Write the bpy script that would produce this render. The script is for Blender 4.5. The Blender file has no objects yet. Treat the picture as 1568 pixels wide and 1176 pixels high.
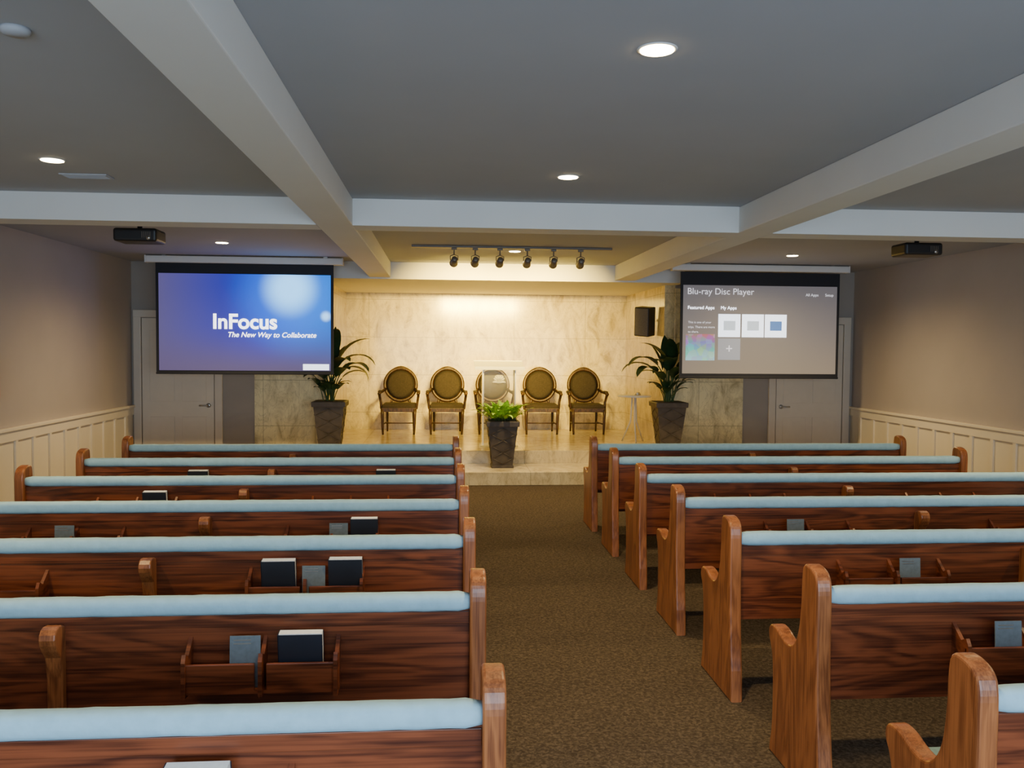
import bpy, bmesh, math, random
from mathutils import Vector, Matrix, Euler
random.seed(7)
scene = bpy.context.scene

# ------------------------------------------------------------------ materials
def new_mat(name):
    m = bpy.data.materials.new(name); m.use_nodes = True
    nt = m.node_tree; b = nt.nodes.get('Principled BSDF')
    return m, nt, b
def c4(c): return (c[0], c[1], c[2], 1)
def plain(name, col, rough=0.5, metal=0.0, var=0.06, scale=8, bump=0.0, spec=None):
    m, nt, b = new_mat(name)
    tc = nt.nodes.new('ShaderNodeTexCoord'); n = nt.nodes.new('ShaderNodeTexNoise')
    n.inputs['Scale'].default_value = scale; n.inputs['Detail'].default_value = 5
    r = nt.nodes.new('ShaderNodeValToRGB')
    r.color_ramp.elements[0].position = .3; r.color_ramp.elements[1].position = .7
    r.color_ramp.elements[0].color = c4([x*(1-var) for x in col])
    r.color_ramp.elements[1].color = c4([min(1, x*(1+var)) for x in col])
    nt.links.new(tc.outputs['Object'], n.inputs['Vector'])
    nt.links.new(n.outputs['Fac'], r.inputs['Fac'])
    nt.links.new(r.outputs['Color'], b.inputs['Base Color'])
    b.inputs['Roughness'].default_value = rough; b.inputs['Metallic'].default_value = metal
    if spec is not None: b.inputs['Specular IOR Level'].default_value = spec
    if bump:
        bp = nt.nodes.new('ShaderNodeBump'); bp.inputs['Strength'].default_value = bump
        bp.inputs['Distance'].default_value = .01
        nt.links.new(n.outputs['Fac'], bp.inputs['Height']); nt.links.new(bp.outputs['Normal'], b.inputs['Normal'])
    return m
def wood(name, dark, light, scl, rough=0.35, rings=22, amp=.22):
    m, nt, b = new_mat(name)
    tc = nt.nodes.new('ShaderNodeTexCoord'); mp = nt.nodes.new('ShaderNodeMapping')
    oi = nt.nodes.new('ShaderNodeObjectInfo'); va = nt.nodes.new('ShaderNodeVectorMath'); va.operation = 'ADD'
    ml = nt.nodes.new('ShaderNodeMath'); ml.operation = 'MULTIPLY'; ml.inputs[1].default_value = 37
    mp.inputs['Scale'].default_value = scl
    n = nt.nodes.new('ShaderNodeTexNoise'); n.inputs['Scale'].default_value = 1.0
    n.inputs['Detail'].default_value = 3; n.inputs['Distortion'].default_value = .6
    w = nt.nodes.new('ShaderNodeMath'); w.operation = 'MULTIPLY'; w.inputs[1].default_value = rings*6.28/2
    s = nt.nodes.new('ShaderNodeMath'); s.operation = 'SINE'
    mp2 = nt.nodes.new('ShaderNodeMapping'); mp2.inputs['Scale'].default_value = (scl[0]*1.0, scl[1]*3, scl[2]*8) if scl[0] < scl[2] else (scl[0]*8, scl[1]*8, scl[2])
    n2 = nt.nodes.new('ShaderNodeTexNoise'); n2.inputs['Scale'].default_value = 2.5; n2.inputs['Detail'].default_value = 4
    a = nt.nodes.new('ShaderNodeMath'); a.operation = 'MULTIPLY_ADD'; a.inputs[1].default_value = amp
    r = nt.nodes.new('ShaderNodeValToRGB')
    r.color_ramp.elements[0].position = .2; r.color_ramp.elements[1].position = .72
    r.color_ramp.elements[0].color = c4(dark); r.color_ramp.elements[1].color = c4(light)
    L = nt.links.new
    L(oi.outputs['Random'], ml.inputs[0]); L(tc.outputs['Object'], va.inputs[0]); L(ml.outputs[0], va.inputs[1])
    L(va.outputs[0], mp.inputs['Vector']); L(va.outputs[0], mp2.inputs['Vector'])
    L(mp.outputs['Vector'], n.inputs['Vector']); L(mp2.outputs['Vector'], n2.inputs['Vector'])
    L(n.outputs['Fac'], w.inputs[0]); L(w.outputs[0], s.inputs[0]); L(s.outputs[0], a.inputs[0]); L(n2.outputs['Fac'], a.inputs[2])
    L(a.outputs[0], r.inputs['Fac']); L(r.outputs['Color'], b.inputs['Base Color'])
    b.inputs['Roughness'].default_value = rough
    return m
def marble(name, base, vein, rough=.18, seam=True, sx=1.2, sz=.62):
    m, nt, b = new_mat(name); L = nt.links.new
    tc = nt.nodes.new('ShaderNodeTexCoord')
    mp = nt.nodes.new('ShaderNodeMapping'); mp.inputs['Rotation'].default_value = (.3, .5, .4); mp.inputs['Scale'].default_value = (1.6, 1.6, .9)
    L(tc.outputs['Object'], mp.inputs['Vector'])
    n = nt.nodes.new('ShaderNodeTexNoise'); n.inputs['Scale'].default_value = 2.2; n.inputs['Detail'].default_value = 9
    n.inputs['Roughness'].default_value = .65; n.inputs['Distortion'].default_value = 1.6
    L(mp.outputs['Vector'], n.inputs['Vector'])
    r = nt.nodes.new('ShaderNodeValToRGB'); e = r.color_ramp.elements
    e[0].position = .30; e[0].color = c4(vein); e[1].position = .58; e[1].color = c4(base)
    k = e.new(.43); k.color = c4([(v+1.6*q)/2.6 for v, q in zip(vein, base)])
    L(n.outputs['Fac'], r.inputs['Fac'])
    out = r.outputs['Color']
    n2 = nt.nodes.new('ShaderNodeTexNoise'); n2.inputs['Scale'].default_value = 3.5; n2.inputs['Detail'].default_value = 8; n2.inputs['Distortion'].default_value = 2.5
    L(mp.outputs['Vector'], n2.inputs['Vector'])
    r2 = nt.nodes.new('ShaderNodeValToRGB'); e = r2.color_ramp.elements
    e[0].position = .47; e[0].color = (0, 0, 0, 1); e[1].position = .53; e[1].color = (0, 0, 0, 1)
    k = e.new(.50); k.color = (1, 1, 1, 1)
    L(n2.outputs['Fac'], r2.inputs['Fac'])
    mul = nt.nodes.new('ShaderNodeMath'); mul.operation = 'MULTIPLY'; mul.inputs[1].default_value = .30
    L(r2.outputs['Color'], mul.inputs[0])
    mx = nt.nodes.new('ShaderNodeMixRGB'); L(mul.outputs[0], mx.inputs['Fac']); L(out, mx.inputs['Color1']); mx.inputs['Color2'].default_value = c4([v*.7 for v in vein])
    out = mx.outputs['Color']
    if seam:
        sp = nt.nodes.new('ShaderNodeSeparateXYZ'); L(tc.outputs['Object'], sp.inputs['Vector'])
        facs = []
        for ax, s in (('X', sx), ('Z', sz)):
            d = nt.nodes.new('ShaderNodeMath'); d.operation = 'DIVIDE'; d.inputs[1].default_value = s; L(sp.outputs[ax], d.inputs[0])
            f = nt.nodes.new('ShaderNodeMath'); f.operation = 'FRACT'; L(d.outputs[0], f.inputs[0])
            l = nt.nodes.new('ShaderNodeMath'); l.operation = 'LESS_THAN'; l.inputs[1].default_value = .008/s; L(f.outputs[0], l.inputs[0])
            facs.append(l)
        mxx = nt.nodes.new('ShaderNodeMath'); mxx.operation = 'MAXIMUM'; L(facs[0].outputs[0], mxx.inputs[0]); L(facs[1].outputs[0], mxx.inputs[1])
        h = nt.nodes.new('ShaderNodeMath'); h.operation = 'MULTIPLY'; h.inputs[1].default_value = .5; L(mxx.outputs[0], h.inputs[0])
        m2 = nt.nodes.new('ShaderNodeMixRGB'); L(h.outputs[0], m2.inputs['Fac']); L(out, m2.inputs['Color1']); m2.inputs['Color2'].default_value = c4([v*.5 for v in vein])
        out = m2.outputs['Color']
    L(out, b.inputs['Base Color']); b.inputs['Roughness'].default_value = rough
    return m
def emis(name, col, st):
    m, nt, b = new_mat(name)
    b.inputs['Base Color'].default_value = c4([x*.5 for x in col]); b.inputs['Emission Color'].default_value = c4(col)
    b.inputs['Emission Strength'].default_value = st; b.inputs['Roughness'].default_value = .8
    return m

M = {}
M['wall'] = plain('wall_paint', (.45, .39, .34), .8, var=.03, scale=2)
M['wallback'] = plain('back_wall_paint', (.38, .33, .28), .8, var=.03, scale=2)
M['wains'] = plain('wainscot_paint', (.82, .72, .54), .55, var=.02, scale=3)
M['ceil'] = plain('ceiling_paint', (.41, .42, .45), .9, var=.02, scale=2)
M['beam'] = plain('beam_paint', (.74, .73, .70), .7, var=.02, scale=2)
M['door'] = plain('door_paint', (.74, .65, .52), .5, var=.02)
M['trim'] = plain('trim_paint', (.70, .61, .49), .5, var=.02)
M['marble'] = marble('marble_wall', (.92, .80, .47), (.44, .35, .18), .16)
M['marble_fl'] = marble('marble_step', (.84, .72, .44), (.42, .32, .16), .2, True, 1.1, 50)
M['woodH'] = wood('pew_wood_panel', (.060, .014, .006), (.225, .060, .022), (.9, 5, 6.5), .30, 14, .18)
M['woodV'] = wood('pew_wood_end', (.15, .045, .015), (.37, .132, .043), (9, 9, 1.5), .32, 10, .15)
M['pad'] = plain('rail_cushion_fabric', (.33, .54, .64), .85, var=.06, scale=25, bump=.25)
M['seat'] = plain('seat_fabric', (.20, .33, .36), .9, var=.1, scale=60)
M['dark'] = plain('dark_plastic', (.012, .012, .013), .4)
M['bronze'] = plain('track_bronze', (.16, .13, .10), .4, metal=.3)
M['black'] = plain('black_border', (.012, .013, .02), .7)
M['spk'] = plain('speaker_grille', (.12, .11, .10), .6, var=.2, scale=90)
M['white'] = plain('white_metal', (.75, .74, .72), .4, var=.01)
M['metal'] = plain('brushed_metal', (.55, .53, .50), .3, metal=.9)
M['cover'] = plain('book_cover', (.018, .022, .035), .45)
M['pages'] = plain('book_pages', (.92, .91, .88), .7, var=.04, scale=80)
M['card'] = plain('card_paper', (.15, .19, .22), .6, var=.12, scale=60)
M['chairwood'] = wood('chair_wood', (.020, .010, .006), (.070, .033, .017), (6, 6, 2), .4)
M['chairfab'] = plain('chair_fabric', (.034, .025, .021), .9, var=.28, scale=50)
M['pot'] = plain('planter_resin', (.070, .056, .045), .55, var=.25, scale=12)
M['soil'] = plain('soil', (.03, .02, .012), .95, var=.4, scale=60, bump=.6)
M['leaf'] = plain('leaf_dark', (.022, .055, .020), .38, var=.35, scale=12)
M['leafb'] = plain('leaf_bright', (.38, .64, .04), .5, var=.40, scale=25)
M['stem'] = plain('stem_green', (.06, .11, .03), .5)
M['red'] = plain('red_enamel', (.5, .02, .015), .3)
M['lamp'] = emis('lamp_glow', (1, .76, .38), 45)
M['spotglow'] = emis('track_lamp_glow', (1, .75, .4), 12)

# carpet
m, nt, b = new_mat('carpet'); L = nt.links.new
tc = nt.nodes.new('ShaderNodeTexCoord')
n = nt.nodes.new('ShaderNodeTexNoise'); n.inputs['Scale'].default_value = 60; n.inputs['Detail'].default_value = 3; n.inputs['Distortion'].default_value = .8
r = nt.nodes.new('ShaderNodeValToRGB'); e = r.color_ramp.elements
e[0].position = .36; e[0].color = (.056, .041, .028, 1); e[1].position = .68; e[1].color = (.135, .102, .071, 1)
k = e.new(.5); k.color = (.082, .061, .042, 1)
bp = nt.nodes.new('ShaderNodeBump'); bp.inputs['Strength'].default_value = .4; bp.inputs['Distance'].default_value = .005
L(tc.outputs['Object'], n.inputs['Vector']); L(n.outputs['Fac'], r.inputs['Fac']); L(r.outputs['Color'], b.inputs['Base Color'])
L(n.outputs['Fac'], bp.inputs['Height']); L(bp.outputs['Normal'], b.inputs['Normal'])
b.inputs['Roughness'].default_value = .95; b.inputs['Specular IOR Level'].default_value = .1
M['carpet'] = m
# acrylic
def acrylic(name, base):
    m = bpy.data.materials.new(name); m.use_nodes = True; nt = m.node_tree
    for nd in list(nt.nodes):
        if nd.type != 'OUTPUT_MATERIAL': nt.nodes.remove(nd)
    o = [x for x in nt.nodes if x.type == 'OUTPUT_MATERIAL'][0]
    tr = nt.nodes.new('ShaderNodeBsdfTransparent'); tr.inputs['Color'].default_value = (.95, .96, .93, 1)
    gl = nt.nodes.new('ShaderNodeBsdfPrincipled'); gl.inputs['Base Color'].default_value = (.85, .84, .74, 1); gl.inputs['Roughness'].default_value = .08
    fr = nt.nodes.new('ShaderNodeLayerWeight'); fr.inputs['Blend'].default_value = .25
    ad = nt.nodes.new('ShaderNodeMath'); ad.operation = 'ADD'; ad.inputs[1].default_value = base; ad.use_clamp = True
    mx = nt.nodes.new('ShaderNodeMixShader'); L = nt.links.new
    L(fr.outputs['Facing'], ad.inputs[0]); L(ad.outputs[0], mx.inputs['Fac']); L(tr.outputs[0], mx.inputs[1]); L(gl.outputs[0], mx.inputs[2]); L(mx.outputs[0], o.inputs['Surface'])
    return m
M['acrylic'] = acrylic('clear_acrylic', .10)
M['frost'] = acrylic('frosted_acrylic', .45)
M['acredge'] = plain('acrylic_edge', (.94, .93, .85), .2, var=.02)

# ------------------------------------------------------------------ mesh builder
class MB:
    def __init__(s): s.v = []; s.f = []; s.mi = []; s.sm = []; s.mats = []
    def mid(s, k):
        if k not in s.mats: s.mats.append(k)
        return s.mats.index(k)
    def raw(s, vs, fs, mat, smooth=False):
        o = len(s.v); s.v += [tuple(v) for v in vs]; i = s.mid(mat)
        for f in fs: s.f.append([q+o for q in f]); s.mi.append(i); s.sm.append(smooth)
    def from_bm(s, bm, mat, smooth=False):
        bm.verts.index_update()
        s.raw([v.co[:] for v in bm.verts], [[v.index for v in f.verts] for f in bm.faces], mat, smooth); bm.free()
    def box(s, c, d, mat, rot=None, bev=0, seg=2, smooth=False):
        bm = bmesh.new(); bmesh.ops.create_cube(bm, size=1)
        bmesh.ops.scale(bm, vec=d, verts=bm.verts)
        if bev: bmesh.ops.bevel(bm, geom=bm.edges[:], offset=bev, segments=seg, affect='EDGES', profile=.5)
        if rot: bmesh.ops.rotate(bm, cent=(0, 0, 0), matrix=Euler(rot).to_matrix(), verts=bm.verts)
        bmesh.ops.translate(bm, vec=c, verts=bm.verts)
        s.from_bm(bm, mat, smooth)
    def bx(s, x0, x1, y0, y1, z0, z1, mat, bev=0):
        s.box(((x0+x1)/2, (y0+y1)/2, (z0+z1)/2), (x1-x0, y1-y0, z1-z0), mat, bev=bev)
    def prism(s, prof, x0, x1, mat, bev=0, seg=2):   # profile (y,z) extruded along x
        bm = bmesh.new()
        a = [bm.verts.new((x0, p[0], p[1])) for p in prof]; b_ = [bm.verts.new((x1, p[0], p[1])) for p in prof]
        n = len(prof); bm.faces.new(a); bm.faces.new(b_[::-1])
        for i in range(n): bm.faces.new((a[i], b_[i], b_[(i+1) % n], a[(i+1) % n]))
        bmesh.ops.recalc_face_normals(bm, faces=bm.faces)
        if bev:
            ed = [e for e in bm.edges if abs(e.verts[0].co.x-e.verts[1].co.x) < 1e-6]
            bmesh.ops.bevel(bm, geom=ed, offset=bev, segments=seg, affect='EDGES', profile=.5)
        s.from_bm(bm, mat, False)
    def tube(s, pts, rad, mat, seg=8, cap=True):
        pts = [Vector(p) for p in pts]
        if not hasattr(rad, '__len__'): rad = [rad]*len(pts)
        vs = []; fs = []; up = Vector((0, 0, 1))
        prev = None
        for i, p in enumerate(pts):
            d = (pts[min(i+1, len(pts)-1)]-pts[max(i-1, 0)]).normalized()
            if prev is None:
                a = d.cross(up)
                if a.length < .05: a = d.cross(Vector((1, 0, 0)))
            else: a = prev - d*prev.dot(d)
            a.normalize(); prev = a; b_ = d.cross(a)
            for k in range(seg):
                t = 2*math.pi*k/seg; vs.append(p+a*math.cos(t)*rad[i]+b_*math.sin(t)*rad[i])
        for i in range(len(pts)-1):
            for k in range(seg):
                fs.append((i*seg+k, i*seg+(k+1) % seg, (i+1)*seg+(k+1) % seg, (i+1)*seg+k))
        if cap: fs.append(tuple(range(seg))[::-1]); fs.append(tuple((len(pts)-1)*seg+k for k in range(seg)))
        s.raw(vs, fs, mat, True)
    def lathe(s, prof, c, mat, seg=24, mtx=None):   # prof (r,z)
        vs = []; fs = []
        for r_, z in prof:
            for k in range(seg):
                t = 2*math.pi*k/seg; v = Vector((r_*math.cos(t), r_*math.sin(t), z))
                if mtx: v = mtx @ v
                vs.append(v+Vector(c))
        n = len(prof)
        for i in range(n-1):
            for k in range(seg): fs.append((i*seg+k, i*seg+(k+1) % seg, (i+1)*seg+(k+1) % seg, (i+1)*seg+k))
        fs.append(tuple(range(seg))[::-1]); fs.append(tuple((n-1)*seg+k for k in range(seg)))
        s.raw(vs, fs, mat, True)
    def frustum(s, c, secs, mat, smooth=False):   # square sections (z, half)
        vs = []; fs = []
        for z, h in secs: vs += [(c[0]-h, c[1]-h, c[2]+z), (c[0]+h, c[1]-h, c[2]+z), (c[0]+h, c[1]+h, c[2]+z), (c[0]-h, c[1]+h, c[2]+z)]
        for i in range(len(secs)-1):
            for k in range(4): fs.append((i*4+k, i*4+(k+1) % 4, (i+1)*4+(k+1) % 4, (i+1)*4+k))
        fs.append((3, 2, 1, 0)); q = (len(secs)-1)*4; fs.append((q, q+1, q+2, q+3))
        s.raw(vs, fs, mat, smooth)
    def obj(s, name, loc=(0, 0, 0), rot=(0, 0, 0), parent=None, mesh_only=False):
        me = bpy.data.meshes.new(name); me.from_pydata(s.v, [], s.f)
        for k in s.mats: me.materials.append(M[k])
        me.polygons.foreach_set('material_index', s.mi); me.polygons.foreach_set('use_smooth', s.sm)
        me.update()
        if mesh_only: return me
        return place(me, name, loc, rot, parent)
def place(me, name, loc=(0, 0, 0), rot=(0, 0, 0), parent=None):
    ob = bpy.data.objects.new(name, me); scene.collection.objects.link(ob)
    ob.location = loc; ob.rotation_euler = rot
    if parent: ob.parent = parent
    return ob

# ------------------------------------------------------------------ room
XL, XR, YF, YB, YW, YA, ZC, ZB = -4.11, 5.84, -2.2, 11.8, 11.8, 14.3, 2.81, 2.61
AL, AR = -1.56, 3.10
def shell(name, parts):
    mb = MB()
    for p in parts: mb.bx(*p)
    return mb.obj(name)
shell('floor', [(XL-.15, XR+.15, YF-.15, YA+.15, -.12, 0, 'carpet')])
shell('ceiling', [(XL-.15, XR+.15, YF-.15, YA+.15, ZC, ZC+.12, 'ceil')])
shell('wall_left', [(XL-.15, XL, YF, YW, 0, ZC, 'wall')])
shell('wall_right', [(XR, XR+.15, YF, YW, 0, ZC, 'wall')])
shell('wall_back_left', [(XL-.15, AL-.15, YW, YW+.15, 0, ZC, 'wallback')])
shell('wall_back_right', [(AR+.15, XR+.15, YW, YW+.15, 0, ZC, 'wallback')])
shell('wall_alcove_left', [(AL-.15, AL, YW, YA, 0, 2.59, 'marble')])
shell('wall_alcove_right', [(AR, AR+.15, YW, YA, 0, 2.59, 'marble')])
shell('wall_alcove_back', [(AL-.15, AR+.15, YA, YA+.15, 0, 2.59, 'marble')])
shell('trim_marble_left', [(-2.51, AL-.15, YW-.02, YW, .0, 2.55, 'marble')])
shell('trim_marble_right', [(AR+.15, 4.24, YW-.02, YW, .0, 2.55, 'marble')])
shell('ceiling_header', [(AL-.15, AR+.15, 11.35, YA+.15, 2.59, ZC, 'beam')])
shell('wall_rear', [(XL-.15, -2.6, YF-.15, YF, 0, ZC, 'wall'), (4.4, XR+.15, YF-.15, YF, 0, ZC, 'wall'),
                    (-2.6, 4.4, YF-.15, YF, 2.4, ZC, 'wall'), (-2.6, 4.4, YF-.15, YF, 0, .3, 'wall')])
mb = MB()
for x in (-2.6, -1.2, .2, 1.6, 3.0, 4.35): mb.bx(x, x+.05, YF-.12, YF-.04, .3, 2.4, 'white')
mb.bx(-2.6, 4.4, YF-.12, YF-.04, .3, .36, 'white'); mb.bx(-2.6, 4.4, YF-.12, YF-.04, 2.34, 2.4, 'white')
mb.obj('window_1')
# beams
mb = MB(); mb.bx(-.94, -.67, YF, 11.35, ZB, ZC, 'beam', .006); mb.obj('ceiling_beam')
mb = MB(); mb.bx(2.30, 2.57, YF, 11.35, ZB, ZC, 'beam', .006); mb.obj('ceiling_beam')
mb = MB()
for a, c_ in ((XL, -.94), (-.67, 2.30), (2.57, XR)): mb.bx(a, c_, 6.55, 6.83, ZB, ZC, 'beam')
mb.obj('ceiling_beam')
# wainscot
for side, X, sg in (('left', XL, 1), ('right', XR, -1)):
    mb = MB()
    def sb(d0, d1, y0, y1, z0, z1, bev=0):
        a, c_ = sorted((X+sg*d0, X+sg*d1)); mb.bx(a, c_, y0, y1, z0, z1, 'wains', bev)
    sb(0, .012, YF, YW, 0, .88)
    sb(0, .055, YF, YW, .872, .905, .006)
    sb(.012, .034, YF, YW, .775, .872)
    y = .3
    while y < YW-.1:
        sb(.012, .032, y, y+.05, .14, .775); y += .36
    mb.obj('trim_wainscot_'+side)
    mb = MB()
    a, c_ = sorted((X+sg*.012, X+sg*.03)); mb.bx(a, c_, YF, YW, 0, .14, 'wains', .004); mb.obj('baseboard_'+side)
# doors
def door(name, x0, x1, hs):
    mb = MB(); y = YW-.001
    mb.bx(x0, x1, y-.03, y, .01, 2.06, 'door')
    w = x1-x0
    for zz0, zz1 in ((.15, .75), (.95, 1.9)):
        for a, c_ in ((x0+.1, x0+w/2-.05), (x0+w/2+.05, x1-.1)):
            mb.bx(a, c_, y-.036, y-.03, zz0, zz1, 'door', .004)
    for a, c_ in ((x0-.11, x0-.01), (x1+.01, x1+.11)): mb.bx(a, c_, y-.045, y, 0, 2.16, 'trim', .008)
    mb.bx(x0-.11, x1+.11, y-.05, y, 2.07, 2.17, 'trim', .008)
    hx = x1-.07 if hs > 0 else x0+.07
    mb.tube([(hx, y-.03, .9), (hx, y-.08, .9), (hx-hs*.11, y-.085, .9)], .011, 'metal', 8)
    mb.lathe([(.03, 0), (.03, .012), (.012, .016)], (hx, y-.03, .9), 'metal', 16, Matrix.Rotation(math.pi/2, 3, 'X'))
    mb.obj(name)
door('door_1', -3.97, -3.04, 1)
door('door_2', 4.72, 5.68, -1)
# stage
mb = MB(); mb.bx(-2.3, 3.9, 11.3, YW-.021, 0, .34, 'marble_fl', .008); mb.bx(AL+.001, AR-.001, YW-.03, YA-.001, 0, .34, 'marble_fl'); mb.obj('stage_platform')
mb = MB(); mb.bx(-2.3, 3.9, 10.5, 11.3, 0, .17, 'marble_fl', .008); mb.obj('stage_step')

# ------------------------------------------------------------------ pews
def smooth_prof(pts, it=2):
    for _ in range(it):
        q = []
        n = len(pts)
        for i in range(n):
            a, c_ = pts[i], pts[(i+1) % n]
            if i < 1 or i >= n-1: 
                q.append(a); continue
            q.append((a[0]*.75+c_[0]*.25, a[1]*.75+c_[1]*.25)); q.append((a[0]*.25+c_[0]*.75, a[1]*.25+c_[1]*.75))
        pts = q
    return pts
ENDP = [(-.08, 0), (-.085, .06), (-.05, .30), (-.035, .55), (-.035, .74), (-.035, .815), (-.02, .860), (.03, .882), (.095, .882), (.108, .82), (.108, .72), (.128, .59), (.19, .515),
        (.28, .52), (.34, .545), (.415, .545), (.435, .495), (.395, .44), (.375, .35), (.375, .12), (.40, .03), (.40, 0)]
ENDP = smooth_prof(ENDP, 2)
BRK = smooth_prof([(.02, 0), (-.07, 0), (-.07, .08), (-.02, .35), (-.025, .60), (-.075, .66), (-.085, .70), (-.06, .73), (-.01, .725), (.02, .70), (.02, .2)], 1)
def pew_mesh(length, seed):
    rnd = random.Random(seed); mb = MB(); h = length/2
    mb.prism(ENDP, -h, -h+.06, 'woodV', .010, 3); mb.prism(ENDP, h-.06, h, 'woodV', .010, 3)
    i = h-.06
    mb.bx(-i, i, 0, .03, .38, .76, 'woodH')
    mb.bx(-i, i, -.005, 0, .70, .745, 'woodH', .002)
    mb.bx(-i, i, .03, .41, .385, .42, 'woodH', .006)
    mb.box((0, .22, .445), (2*i-.01, .36, .05), 'seat', bev=.02)
    mb.bx(-i, i, .30, .325, .30, .385, 'woodH')
    mb.prism(BRK, -.028, .028, 'woodV', .006)
    N = 70; S = 16; vs = []; fs = []
    for k in range(N+1):
        x = -i+2*i*k/N
        e = 1.0
        if k in (0, N): e = .80
        g = 1+rnd.uniform(-.02, .02)
        for j in range(S):
            t = 2*math.pi*j/S; w = g*(1+rnd.uniform(-.022, .022))
            cy = abs(math.cos(t))**.75*math.copysign(1, math.cos(t)); sz = abs(math.sin(t))**.75*math.copysign(1, math.sin(t))
            vs.append((x, .012+.034*cy*w*e, .778+.034*sz*w*e))
    for k in range(N):
        for j in range(S): fs.append((k*S+j, k*S+(j+1) % S, (k+1)*S+(j+1) % S, (k+1)*S+j))
    fs.append(tuple(range(S))[::-1]); fs.append(tuple(N*S+j for j in range(S)))
    mb.raw(vs, fs, 'pad', True)
    for cx in (-.715, .715):
        x0, x1 = cx-.265, cx+.265
        mb.bx(x0, x1, -.095, 0, .495, .507, 'woodH')
        mb.bx(x0, cx-.02, -.095, -.083, .495, .60, 'woodH', .003); mb.bx(cx+.02, x1, -.095, -.083, .495, .60, 'woodH', .003)
        for xx in (x0, cx-.006, x1-.014):
            mb.prism([(0, .48), (-.105, .485), (-.105, .61), (-.09, .635), (-.06, .62), (0, .67)], xx, xx+.014, 'woodH')
    return mb.obj('pew', mesh_only=True)
LX, RX = (-2.84, .165), (1.395, 4.455)
rows = {7-k: 2.12+.963*k for k in range(7)}
mL = pew_mesh(LX[1]-LX[0], 1); mR = pew_mesh(RX[1]-RX[0], 2)
for k in range(1, 8):
    place(mL, 'church_pew', ((LX[0]+LX[1])/2, rows[k], 0)); place(mR, 'church_pew', ((RX[0]+RX[1])/2, rows[k], 0))
# hymn books & cards
mb = MB()
mb.box((0, -.0175, .105), (.155, .003, .21), 'cover', bev=.001, seg=1); mb.box((0, .0175, .105), (.155, .003, .21), 'cover', bev=.001, seg=1)
mb.box((-.076, 0, .105), (.003, .038, .21), 'cover'); mb.box((.001, 0, .107), (.148, .032, .212), 'pages')
bookm = mb.obj('hb', mesh_only=True)
mb = MB(); mb.box((0, 0, .09), (.105, .004, .18), 'card')
for z in (.165, .153): mb.box((-.01, -.0025, z), (.06, .001, .003), 'metal')
cardm = mb.obj('pc', mesh_only=True)
for row, x, sc in ((7, -.58, .90), (6, -.49, .90), (5, -.745, 1), (5, -.44, 1.02), (4, -.44, 1), (3, -1.92, 1), (2, -1.9, 1.02), (2, -.44, 1.02)):
    o_ = place(bookm, 'hymn_book', (x, rows[row]-.030, .5075), (math.radians(8), 0, 0)); o_.scale = (1, 1, sc)
for row, x in ((6, -.68), (5, -.585), (4, -.585), (4, -2.1), (6, 2.13), (5, 2.29), (4, 2.12)):
    place(cardm, 'prayer_card', (x, rows[row]-.070, .508), (math.radians(-4), 0, 0))

# ------------------------------------------------------------------ chairs (oval-back armchairs)
def chair_mesh():
    mb = MB()
    for sx in (-1, 1):
        mb.tube([(sx*.25, -.24, .40), (sx*.25, -.24, .30), (sx*.245, -.24, .12), (sx*.24, -.24, 0.001)], [.028, .024, .020, .015], 'chairwood', 10)
        mb.tube([(sx*.21, .22, .40), (sx*.21, .24, .25), (sx*.21, .29, 0.004)], [.024, .02, .014], 'chairwood', 10)
        mb.tube([(sx*.27, -.16, .40), (sx*.285, -.10, .50), (sx*.30, -.15, .60), (sx*.30, -.19, .635)], [.022, .020, .021, .024], 'chairwood', 8)
        mb.tube([(sx*.30, -.21, .635), (sx*.305, -.10, .645), (sx*.28, .08, .655), (sx*.235, .22, .69)], [.028, .026, .023, .022], 'chairwood', 8)
        mb.box((sx*.30, -.07, .665), (.055, .18, .035), 'chairfab', bev=.014)
        mb.tube([(sx*.16, .22, .40), (sx*.14, .235, .50), (sx*.12, .25, .56)], .02, 'chairwood', 8)
        mb.tube([(sx*.245, -.24, .16), (sx*.21, .265, .16)], .011, 'chairwood', 6)
    mb.tube([(-.23, 0, .16), (.23, 0, .16)], .010, 'chairwood', 6)
    mb.box((0, -.245, .385), (.53, .03, .065), 'chairwood', bev=.006); mb.box((0, .225, .385), (.44, .03, .06), 'chairwood', bev=.006)
    for sx in (-1, 1): mb.box((sx*.245, -.01, .385), (.03, .47, .06), 'chairwood', rot=(0, 0, sx*.08), bev=.006)
    mb.box((0, -.02, .435), (.52, .48, .08), 'chairfab', bev=.03, seg=3, smooth=True)
    T = Matrix.Rotation(-.16, 3, 'X'); C = Vector((0, .27, .76))
    pts = [C+T @ Vector((.250*math.cos(t), 0, .260*math.sin(t))) for t in [2*math.pi*i/36 for i in range(37)]]
    mb.tube(pts, .028, 'chairwood', 8, cap=False)
    mb.tube([p+Vector((0, 0, .018)) for p in pts[5:14]], [.006, .012, .016, .02, .022, .02, .016, .012, .006], 'chairwood', 8)
    prof = [(.001, .03), (.10, .027), (.17, .018), (.23, .0), (.17, -.012), (.001, -.014)]
    vs = []; fs = []; S = 32
    for r_, d in prof:
        for k in range(S):
            t = 2*math.pi*k/S; vs.append(C+T @ Vector((r_*math.cos(t), -d, r_*1.05*math.sin(t))))
    for i in range(len(prof)-1):
        for k in range(S): fs.append((i*S+k, i*S+(k+1) % S, (i+1)*S+(k+1) % S, (i+1)*S+k))
    mb.raw(vs, fs, 'chairfab', True)
    return mb.obj('ch', mesh_only=True)
cm = chair_mesh()
for i, x in enumerate((-.66, .085, .83, 1.585, 2.32)):
    place(cm, 'oval_back_armchair', (x, 13.62, .341), (0, 0, random.uniform(-.04, .04)))

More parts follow.
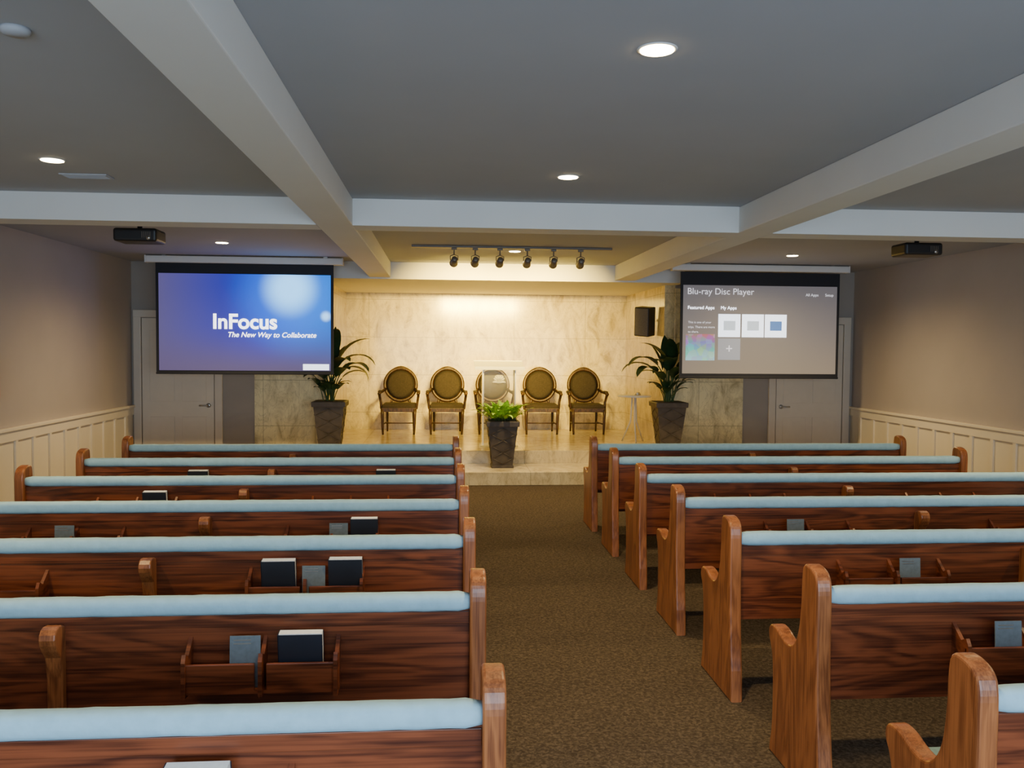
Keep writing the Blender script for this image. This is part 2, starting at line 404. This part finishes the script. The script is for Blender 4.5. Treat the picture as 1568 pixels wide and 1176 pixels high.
# ------------------------------------------------------------------ planters
def add_pot(mb, H=.64, W=.21):
    mb.frustum((0, 0, 0), [(0.001, W*.70), (.03, W*.70), (.035, W*.64), (H-.07, W*.93), (H-.065, W*1.03), (H-.01, W*1.05), (H, W*1.03)], 'pot')
    mb.frustum((0, 0, H-.001), [(0, W*.9), (.006, W*.9)], 'soil')
    for f in range(4):
        R = Matrix.Rotation(f*math.pi/2, 3, 'Z')
        def P(u, z):
            hw = W*(.64+.29*(z-.035)/(H-.105)); return R @ Vector((u*hw*.9, -hw-.002, z))
        nz = 3
        for k in range(nz):
            z0 = .05+(H-.14)*k/nz; z1 = .05+(H-.14)*(k+1)/nz; zm = (z0+z1)/2
            for a, c_ in (((0, z0), (1, zm)), ((1, zm), (0, z1)), ((0, z1), (-1, zm)), ((-1, zm), (0, z0))):
                mb.tube([P(*a), P(*c_)], .006, 'pot', 5)
def leaf(mb, base, az, length, elev, droop, stemf, width, mat, rs=.006):
    N = 16; p = Vector(base); pts = []; dirs = []
    for i in range(N+1):
        t = i/N; pit = elev-droop*t**1.9
        d = Vector((math.cos(az)*math.cos(pit), math.sin(az)*math.cos(pit), math.sin(pit)))
        pts.append(p.copy()); dirs.append(d); p = p+d*(length/N)
    ns = max(1, int(N*stemf)); mb.tube(pts[:ns+1], rs, 'stem', 5)
    side = Vector((-math.sin(az), math.cos(az), 0)); vs = []; fs = []
    m_ = N-ns
    for j in range(m_+1):
        s_ = j/m_; w = width*(math.sin(math.pi*min(1, s_**.75))**.7 if 0 < s_ < 1 else .02)
        q = pts[ns+j]; nrm = side.cross(dirs[ns+j]); nrm = nrm if nrm.z > 0 else -nrm
        vs += [q-side*w+nrm*w*.22, q, q+side*w+nrm*w*.22]
    for j in range(m_):
        a = j*3; fs += [(a, a+1, a+4, a+3), (a+1, a+2, a+5, a+4)]
    mb.raw(vs, fs, mat, True)
def big_plant(seed, flip):
    rnd = random.Random(seed); mb = MB(); add_pot(mb)
    R = math.radians
    spec = [(-.25, 1.12, 84, 150), (-.05, 1.0, 80, 165), (-.5, .98, 84, 150), (-1.0, 1.0, 86, 120), (-1.6, .95, 88, 120), (-2.1, .98, 86, 140), (-2.6, .92, 84, 140), (-3.0, .95, 86, 130),
            (-1.3, 1.1, 90, 70), (-.3, 1.08, 89, 90), (-2.8, 1.05, 89, 85), (1.6, 1.0, 90, 20), (.4, .88, 88, 45), (2.6, .88, 88, 45), (-1.8, .75, 80, 110), (-.8, .72, 78, 110), (-2.4, .70, 76, 120), (-.1, .72, 76, 115), (-3.05, .66, 78, 110)]
    for az, Ln, el, dr in spec:
        a = az if flip > 0 else math.pi-az
        leaf(mb, (rnd.uniform(-.06, .06), rnd.uniform(-.08, .0), .62), a+rnd.uniform(-.12, .12), Ln*rnd.uniform(.93, 1.05), R(el-2), R(dr*rnd.uniform(.9, 1.1)), .56, rnd.uniform(.070, .095), 'leaf', .008)
    for i in range(10):
        leaf(mb, (rnd.uniform(-.08, .08), rnd.uniform(-.08, .02), .62), -rnd.uniform(.2, 2.9), rnd.uniform(.35, .55), R(72), R(100), .45, .055, 'leaf')
    return mb.obj('bp', mesh_only=True)
place(big_plant(3, 1), 'potted_peace_lily', (-1.47, 11.52, .34)); place(big_plant(11, -1), 'potted_peace_lily', (3.10, 11.52, .34))
mb = MB(); add_pot(mb, .60, .20); rnd = random.Random(5)
for i in range(230):
    a = rnd.uniform(0, 6.28); r_ = rnd.uniform(0, .17)
    leaf(mb, (r_*math.cos(a), r_*math.sin(a), .59), a+rnd.uniform(-.8, .8), rnd.uniform(.14, .34), math.radians(rnd.uniform(45, 88)), math.radians(rnd.uniform(40, 120)), .35, rnd.uniform(.026, .044), 'leafb', .003)
mb.obj('potted_fern', (.78, 10.98, .17))

# ------------------------------------------------------------------ acrylic lectern
mb = MB()
mb.box((0, 0, .013), (.52, .36, .024), 'acrylic', bev=.004)
for sx in (-1, 1):
    mb.box((sx*.22, .02, .56), (.014, .28, 1.07), 'acrylic')
    mb.box((sx*.22, -.122, .56), (.016, .004, 1.07), 'acredge')
mb.box((0, -.07, .58), (.43, .012, 1.0), 'acrylic')
mb.box((0, 0, 1.125), (.68, .42, .014), 'frost', rot=(.22, 0, 0), bev=.003)
mb.box((0, -.207, 1.085), (.68, .014, .045), 'acredge', rot=(.22, 0, 0))
mb.box((0, .207, 1.172), (.68, .006, .022), 'acredge', rot=(.22, 0, 0))
mb.lathe([(.07, 0), (.07, .003)], (0, -.078, .93), 'frost', 24, Matrix.Rotation(math.pi/2, 3, 'X'))
for a in range(8):
    t = math.pi*a/7
    mb.tube([(.03*math.cos(t), -.083, .90+.03*math.sin(t)), (.085*math.cos(t), -.083, .90+.085*math.sin(t))], .005, 'acredge', 5)
mb.tube([(-.09, -.083, .885), (.09, -.083, .885)], .007, 'acredge', 5)
mb.obj('acrylic_lectern', (.79, 11.85, .34))

# ------------------------------------------------------------------ side table
mb = MB()
mb.lathe([(.0, .66), (.24, .66), (.245, .67), (.24, .685), (.0, .685)], (0, 0, 0), 'white', 32)
for a in range(3):
    t = a*2.094+.5; mb.tube([(.03*math.cos(t), .03*math.sin(t), .66), (.05*math.cos(t), .05*math.sin(t), .3), (.18*math.cos(t), .18*math.sin(t), 0.006)], .012, 'white', 8)
mb.lathe([(.045, .686), (.05, .70), (.03, .72), (.035, .73)], (.05, 0, 0), 'metal', 16)
mb.obj('pedestal_table', (2.80, 12.3, .342))

# ------------------------------------------------------------------ wall speaker
mb = MB()
mb.box((0, 0, 0), (.24, .20, .42), 'dark', bev=.015); mb.box((0, -.103, 0), (.215, .01, .39), 'spk', bev=.004)
mb.tube([(0, .10, 0), (.03, .17, 0)], .02, 'metal', 8); mb.box((0, .105, 0), (.08, .02, .08), 'metal')
mb.obj('wall_speaker', (2.93, 12.25, 2.10), (.12, .08, -.75))

# ------------------------------------------------------------------ projection screens
def screen_mat_left():
    m, nt, b = new_mat('projected_image_blue'); L = nt.links.new
    tc = nt.nodes.new('ShaderNodeTexCoord'); sp = nt.nodes.new('ShaderNodeSeparateXYZ'); L(tc.outputs['Object'], sp.inputs[0])
    mr = nt.nodes.new('ShaderNodeMapRange'); mr.inputs[1].default_value = -1.05; mr.inputs[2].default_value = 1.05; L(sp.outputs['X'], mr.inputs[0])
    r = nt.nodes.new('ShaderNodeValToRGB'); e = r.color_ramp.elements
    e[0].position = 0; e[0].color = (.085, .07, .20, 1); e[1].position = 1; e[1].color = (.0, .13, .66, 1)
    k = e.new(.35); k.color = (.025, .028, .34, 1); k = e.new(.6); k.color = (.0, .02, .55, 1)
    L(mr.outputs[0], r.inputs[0])
    mz = nt.nodes.new('ShaderNodeMapRange'); mz.inputs[1].default_value = -.65; mz.inputs[2].default_value = .0; mz.interpolation_type = 'SMOOTHSTEP'; L(sp.outputs['Z'], mz.inputs[0])
    mx = nt.nodes.new('ShaderNodeMixRGB'); L(mz.outputs[0], mx.inputs['Fac']); mx.inputs['Color1'].default_value = (.09, .065, .155, 1); L(r.outputs[0], mx.inputs['Color2'])
    prev = mx.outputs[0]
    for (cx, cz, rr, col, p) in ((.55, .34, .85, (.0, .13, .50, 1), 1), (.54, .42, .42, (.40, .95, 1.0, 1), 1), (.98, .085, .085, (.5, .9, 1, 1), 1)):
        d = nt.nodes.new('ShaderNodeVectorMath'); d.operation = 'DISTANCE'; d.inputs[1].default_value = (cx, 0, cz); L(tc.outputs['Object'], d.inputs[0])
        q = nt.nodes.new('ShaderNodeMapRange'); q.interpolation_type = 'SMOOTHSTEP'; q.inputs[1].default_value = rr; q.inputs[2].default_value = rr*.2; L(d.outputs['Value'], q.inputs[0])
        a = nt.nodes.new('ShaderNodeMixRGB'); a.blend_type = 'ADD'; L(q.outputs[0], a.inputs['Fac']); L(prev, a.inputs['Color1']); a.inputs['Color2'].default_value = col
        prev = a.outputs[0]
    b.inputs['Base Color'].default_value = (.06, .06, .07, 1); b.inputs['Roughness'].default_value = .9; b.inputs['Specular IOR Level'].default_value = .1
    L(prev, b.inputs['Emission Color']); b.inputs['Emission Strength'].default_value = 1.35
    return m
def screen_mat_right():
    m, nt, b = new_mat('projected_image_menu'); L = nt.links.new
    tc = nt.nodes.new('ShaderNodeTexCoord'); sp = nt.nodes.new('ShaderNodeSeparateXYZ'); L(tc.outputs['Object'], sp.inputs[0])
    mz = nt.nodes.new('ShaderNodeMapRange'); mz.inputs[1].default_value = -.58; mz.inputs[2].default_value = .58; L(sp.outputs['Z'], mz.inputs[0])
    r = nt.nodes.new('ShaderNodeValToRGB'); e = r.color_ramp.elements
    e[0].color = (.25, .185, .125, 1); e[1].color = (.11, .10, .11, 1); k = e.new(.5); k.color = (.16, .132, .128, 1)
    L(mz.outputs[0], r.inputs[0]); b.inputs['Base Color'].default_value = (.12, .12, .12, 1)
    L(r.outputs[0], b.inputs['Emission Color']); b.inputs['Emission Strength'].default_value = 1
    return m
def bokeh_mat():
    m, nt, b = new_mat('thumbnail_bokeh'); L = nt.links.new
    tc = nt.nodes.new('ShaderNodeTexCoord'); v = nt.nodes.new('ShaderNodeTexVoronoi'); v.inputs['Scale'].default_value = 14
    L(tc.outputs['Object'], v.inputs['Vector'])
    sp = nt.nodes.new('ShaderNodeSeparateXYZ'); L(tc.outputs['Object'], sp.inputs[0])
    mr = nt.nodes.new('ShaderNodeMapRange'); mr.inputs[1].default_value = -.42; mr.inputs[2].default_value = -.05; L(sp.outputs['Z'], mr.inputs[0])
    r = nt.nodes.new('ShaderNodeValToRGB'); e = r.color_ramp.elements
    e[0].color = (.25, .75, .8, 1); e[1].color = (.45, .05, .08, 1); k = e.new(.45); k.color = (.05, .45, .35, 1); k = e.new(.7); k.color = (.08, .12, .5, 1)
    L(mr.outputs[0], r.inputs[0])
    mx = nt.nodes.new('ShaderNodeMixRGB'); mx.inputs[0].default_value = .25; L(r.outputs[0], mx.inputs['Color1']); L(v.outputs['Color'], mx.inputs['Color2'])
    L(mx.outputs[0], b.inputs['Emission Color']); b.inputs['Emission Strength'].default_value = 1.1; b.inputs['Base Color'].default_value = (.1, .1, .1, 1)
    return m
M['scrL'] = screen_mat_left(); M['scrR'] = screen_mat_right(); M['bokeh'] = bokeh_mat()
M['txt'] = emis('text_glow', (.9, .92, 1), 3.5); M['txt2'] = emis('text_dim', (.75, .74, .8), 1.2)
M['tile'] = emis('tile_glow', (.80, .88, 1), 2.4); M['tile2'] = emis('tile_dim', (.30, .31, .34), 1.1); M['tileb'] = emis('tile_blue', (.12, .25, .6), .9)
M['tileg'] = emis('tile_grey', (.5, .58, .66), 1.4)
def screen(cx, w, zt, zb, it, ib, mat):
    y = 10.86; cz = (it+ib)/2
    mb = MB()
    mb.box((0, .01, (zt+zb)/2-cz), (w, .012, zt-zb), 'black')
    mb.raw([(-w/2+.035, 0, ib-cz), (w/2-.035, 0, ib-cz), (w/2-.035, 0, it-cz), (-w/2+.035, 0, it-cz)], [(0, 1, 2, 3)], mat)
    mb.box((0, .02, 2.755-cz), (w+.22, .11, .085), 'white', bev=.015)
    mb.box((0, .01, zb-cz-.01), (w+.01, .03, .025), 'black', bev=.008)
    for sx in (-1, 1):
        mb.box((sx*(w/2+.112), .02, 2.755-cz), (.015, .115, .09), 'white', bev=.004)
        mb.box((sx*(w/2-.1), .02, ZC-.012-cz), (.05, .05, .024), 'metal')
    return mb.obj('projection_screen', (cx, y, cz)), cz
def text(par, s, x, z, size, mat, shear=0, off=0.0, align='LEFT', name='text'):
    cu = bpy.data.curves.new(name, 'FONT'); cu.body = s; cu.size = size; cu.shear = shear; cu.offset = off; cu.align_x = align
    cu.materials.append(M[mat]); o_ = bpy.data.objects.new(name, cu); scene.collection.objects.link(o_)
    o_.parent = par; o_.location = (x, -.006, z); o_.rotation_euler = (math.pi/2, 0, 0); return o_
def quad(par, x0, x1, z0, z1, mat, name='tile', d=.003):
    mb = MB(); mb.raw([(x0, -d, z0), (x1, -d, z0), (x1, -d, z1), (x0, -d, z1)], [(0, 1, 2, 3)], mat); return mb.obj(name, parent=par)
sl, cz = screen(-2.42, 2.15, 2.72, 1.37, 2.585, 1.395, 'scrL')
text(sl, 'InFocus', -.40, -.075, .255, 'txt', 0, .007, name='caption_large')
text(sl, 'The New Way to Collaborate', -.22, -.180, .088, 'txt', .25, .001, name='caption_small')
quad(sl, .70, 1.02, -.585, -.51, 'tile', 'label'); 
sr, cz = screen(4.12, 2.12, 2.70, 1.35, 2.53, 1.39, 'scrR')
k = .0087
def X_(p): return (p-1161)*k
def Z_(p): return (506-p)*k
text(sr, 'Blu-ray Disc Player', X_(1049), Z_(454), .115, 'txt2', name='menu_title')
text(sr, 'Featured Apps', X_(1050), Z_(476), .060, 'txt', name='menu_heading'); text(sr, 'My Apps', X_(1100), Z_(476), .060, 'txt', name='menu_heading')
text(sr, 'All Apps', X_(1230), Z_(455), .050, 'txt2', name='menu_item'); text(sr, 'Setup', X_(1260), Z_(455), .050, 'txt2', name='menu_item')
for i, s_ in enumerate(('This is one of your', 'trips. There are more', 'to share.')): text(sr, s_, X_(1051), Z_(497+i*7), .040, 'txt2', name='menu_note')
for i, p in enumerate((1097, 1133, 1168)):
    quad(sr, X_(p), X_(p+33.5), Z_(517), Z_(483), 'tile', 'app_tile')
    quad(sr, X_(p+8), X_(p+26), Z_(507), Z_(493), ('tileg', 'tileg', 'tileb')[i], 'app_icon', .005)
quad(sr, X_(1097), X_(1131), Z_(551), Z_(519), 'tile2', 'add_tile'); text(sr, '+', X_(1114), Z_(541), .17, 'txt2', align='CENTER', name='plus_sign')
quad(sr, X_(1048), X_(1092), Z_(552), Z_(513), 'bokeh', 'thumbnail')

# ------------------------------------------------------------------ ceiling projectors
mb = MB()
mb.box((0, 0, -.20), (.35, .26, .11), 'dark', bev=.022, seg=3)
mb.lathe([(.045, 0), (.045, .02), (.03, .03)], (-.09, .13, -.20), 'black', 20, Matrix.Rotation(-math.pi/2, 3, 'X'))
mb.tube([(0, 0, 0), (0, 0, -.16)], .02, 'dark', 12); mb.box((0, 0, -.008), (.16, .16, .014), 'dark')
for i in range(5): mb.box((.06+.016*i, -.131, -.20), (.005, .003, .05), 'bronze')
mb.lathe([(.018, 0), (.018, .004)], (.11, -.129, -.225), 'metal', 12, Matrix.Rotation(math.pi/2, 3, 'X'))
pm = mb.obj('pj', mesh_only=True)
place(pm, 'ceiling_projector', (-2.52, 7.45, ZC-.001)); place(pm, 'ceiling_projector', (4.26, 7.45, ZC-.001))

# ------------------------------------------------------------------ recessed downlights
mb = MB()
mb.lathe([(.062, -.003), (.072, -.003), (.076, 0), (.062, 0)], (0, 0, 0), 'white', 32)
mb.lathe([(.001, -.006), (.063, -.006), (.063, -.002), (.001, -.002)], (0, 0, 0), 'lamp', 32)
dm = mb.obj('dl', mesh_only=True)
for (x, y, en) in ((.79, 3.17, 150), (.81, 5.55, 150), (.83, 9.85, 260), (-2.34, 5.42, 165), (-2.36, 9.5, 260), (4.09, 9.8, 260), (4.12, 5.6, 175), (-2.34, 3.1, 140), (4.1, 3.1, 140), (.8, .6, 60), (-2.3, .6, 60), (4.1, .6, 60)):
    o_ = place(dm, 'recessed_downlight', (x, y, ZC-.001))
    li = bpy.data.lights.new('bulb', 'SPOT'); li.energy = en; li.color = (1, .73, .34); li.spot_size = math.radians(160); li.spot_blend = 1; li.shadow_soft_size = .06
    lo = bpy.data.objects.new('bulb', li); scene.collection.objects.link(lo); lo.parent = o_; lo.location = (0, 0, -.03)

# ------------------------------------------------------------------ track light
mb = MB(); ty = 9.4
mb.bx(-.33, 1.87, ty-.018, ty+.018, ZC-.026, ZC-.001, 'bronze', .004)
heads = (.13, .36, .63, .93, 1.22, 1.52)
AIM = {}
for i, hx in enumerate(heads):
    tgt = Vector((.8+(hx-.82)*1.35, 14.3, 1.60)); p = Vector((hx, ty, ZC-.17)); d = (tgt-p).normalized()
    q = d.to_track_quat('-Z', 'Y').to_matrix()
    mb.tube([(hx, ty, ZC-.02), (hx, ty, ZC-.10)], .008, 'bronze', 8); mb.box((hx, ty, ZC-.038), (.06, .03, .025), 'bronze', bev=.004)
    mb.tube([(hx-.04, ty, ZC-.16), (hx-.042, ty, ZC-.115), (hx, ty, ZC-.10), (hx+.042, ty, ZC-.115), (hx+.04, ty, ZC-.16)], .006, 'bronze', 6)
    mb.lathe([(.02, .085), (.032, .075), (.036, .0), (.045, -.06), (.047, -.075), (.040, -.076), (.036, -.05)], p, 'bronze', 20, q)
    mb.lathe([(.001, -.052), (.036, -.052), (.036, -.05), (.001, -.05)], p, 'spotglow', 20, q)
    AIM[i] = (p, d)
tl = mb.obj('track_light')
for i, (p, d) in AIM.items():
    li = bpy.data.lights.new('lamp', 'SPOT'); li.energy = 880; li.color = (1, .67, .11); li.spot_size = math.radians(50); li.spot_blend = 1; li.shadow_soft_size = .03
    lo = bpy.data.objects.new('lamp', li); scene.collection.objects.link(lo); lo.parent = tl
    lo.location = p+d*.085; lo.rotation_euler = d.to_track_quat('-Z', 'Y').to_euler()

# ------------------------------------------------------------------ small fixtures
mb = MB(); mb.lathe([(.05, 0), (.05, -.012), (.04, -.022), (.001, -.024)], (0, 0, 0), 'ceil', 24); mb.obj('smoke_detector', (-1.5, 3.2, ZC))
mb = MB(); mb.box((0, 0, -.004), (.30, .14, .008), 'ceil', bev=.002)
for i in range(5): mb.box((0, -.05+.025*i, -.009), (.27, .008, .003), 'ceil')
mb.obj('ceiling_vent', (-2.33, 5.9, ZC))
mb = MB()
mb.lathe([(.001, 0), (.06, 0), (.065, .02), (.065, .34), (.05, .39), (.02, .41), (.02, .44), (.001, .44)], (0, 0, 0), 'red', 24)
mb.box((.0, 0, .46), (.03, .10, .03), 'dark', bev=.004); mb.box((0, .03, .49), (.02, .11, .012), 'dark', rot=(.3, 0, 0))
mb.tube([(0, -.03, .45), (0, -.09, .40), (.0, -.095, .2), (.0, -.08, .08)], .01, 'dark', 8)
mb.box((-.069, 0, .22), (.016, .06, .44), 'metal'); mb.box((-.03, 0, -.006), (.09, .08, .012), 'metal')
mb.obj('fire_extinguisher', (XL+.078, 8.06, 1.20))

# ------------------------------------------------------------------ daylight
li = bpy.data.lights.new('daylight', 'AREA'); li.shape = 'RECTANGLE'; li.size = 6.8; li.size_y = 2.0; li.energy = 410; li.color = (.62, .80, 1.0)
lo = bpy.data.objects.new('window_daylight', li); scene.collection.objects.link(lo); lo.location = (.9, YF-.2, 1.38); lo.rotation_euler = (math.radians(90), 0, 0)
w = bpy.data.worlds.new('world'); scene.world = w; w.use_nodes = True
w.node_tree.nodes['Background'].inputs[0].default_value = (.5, .68, 1, 1); w.node_tree.nodes['Background'].inputs[1].default_value = .8

# ------------------------------------------------------------------ camera
cam = bpy.data.cameras.new('camera'); cam.lens = 30.15; cam.sensor_width = 36; cam.clip_end = 100
co = bpy.data.objects.new('camera', cam); scene.collection.objects.link(co); scene.camera = co
R = Matrix.Rotation(math.radians(-4.7), 4, 'Z') @ Matrix.Rotation(math.radians(90-2.4), 4, 'X') @ Matrix.Rotation(math.radians(.45), 4, 'Z')
co.matrix_world = Matrix.Translation((0, 0, 1.7)) @ R
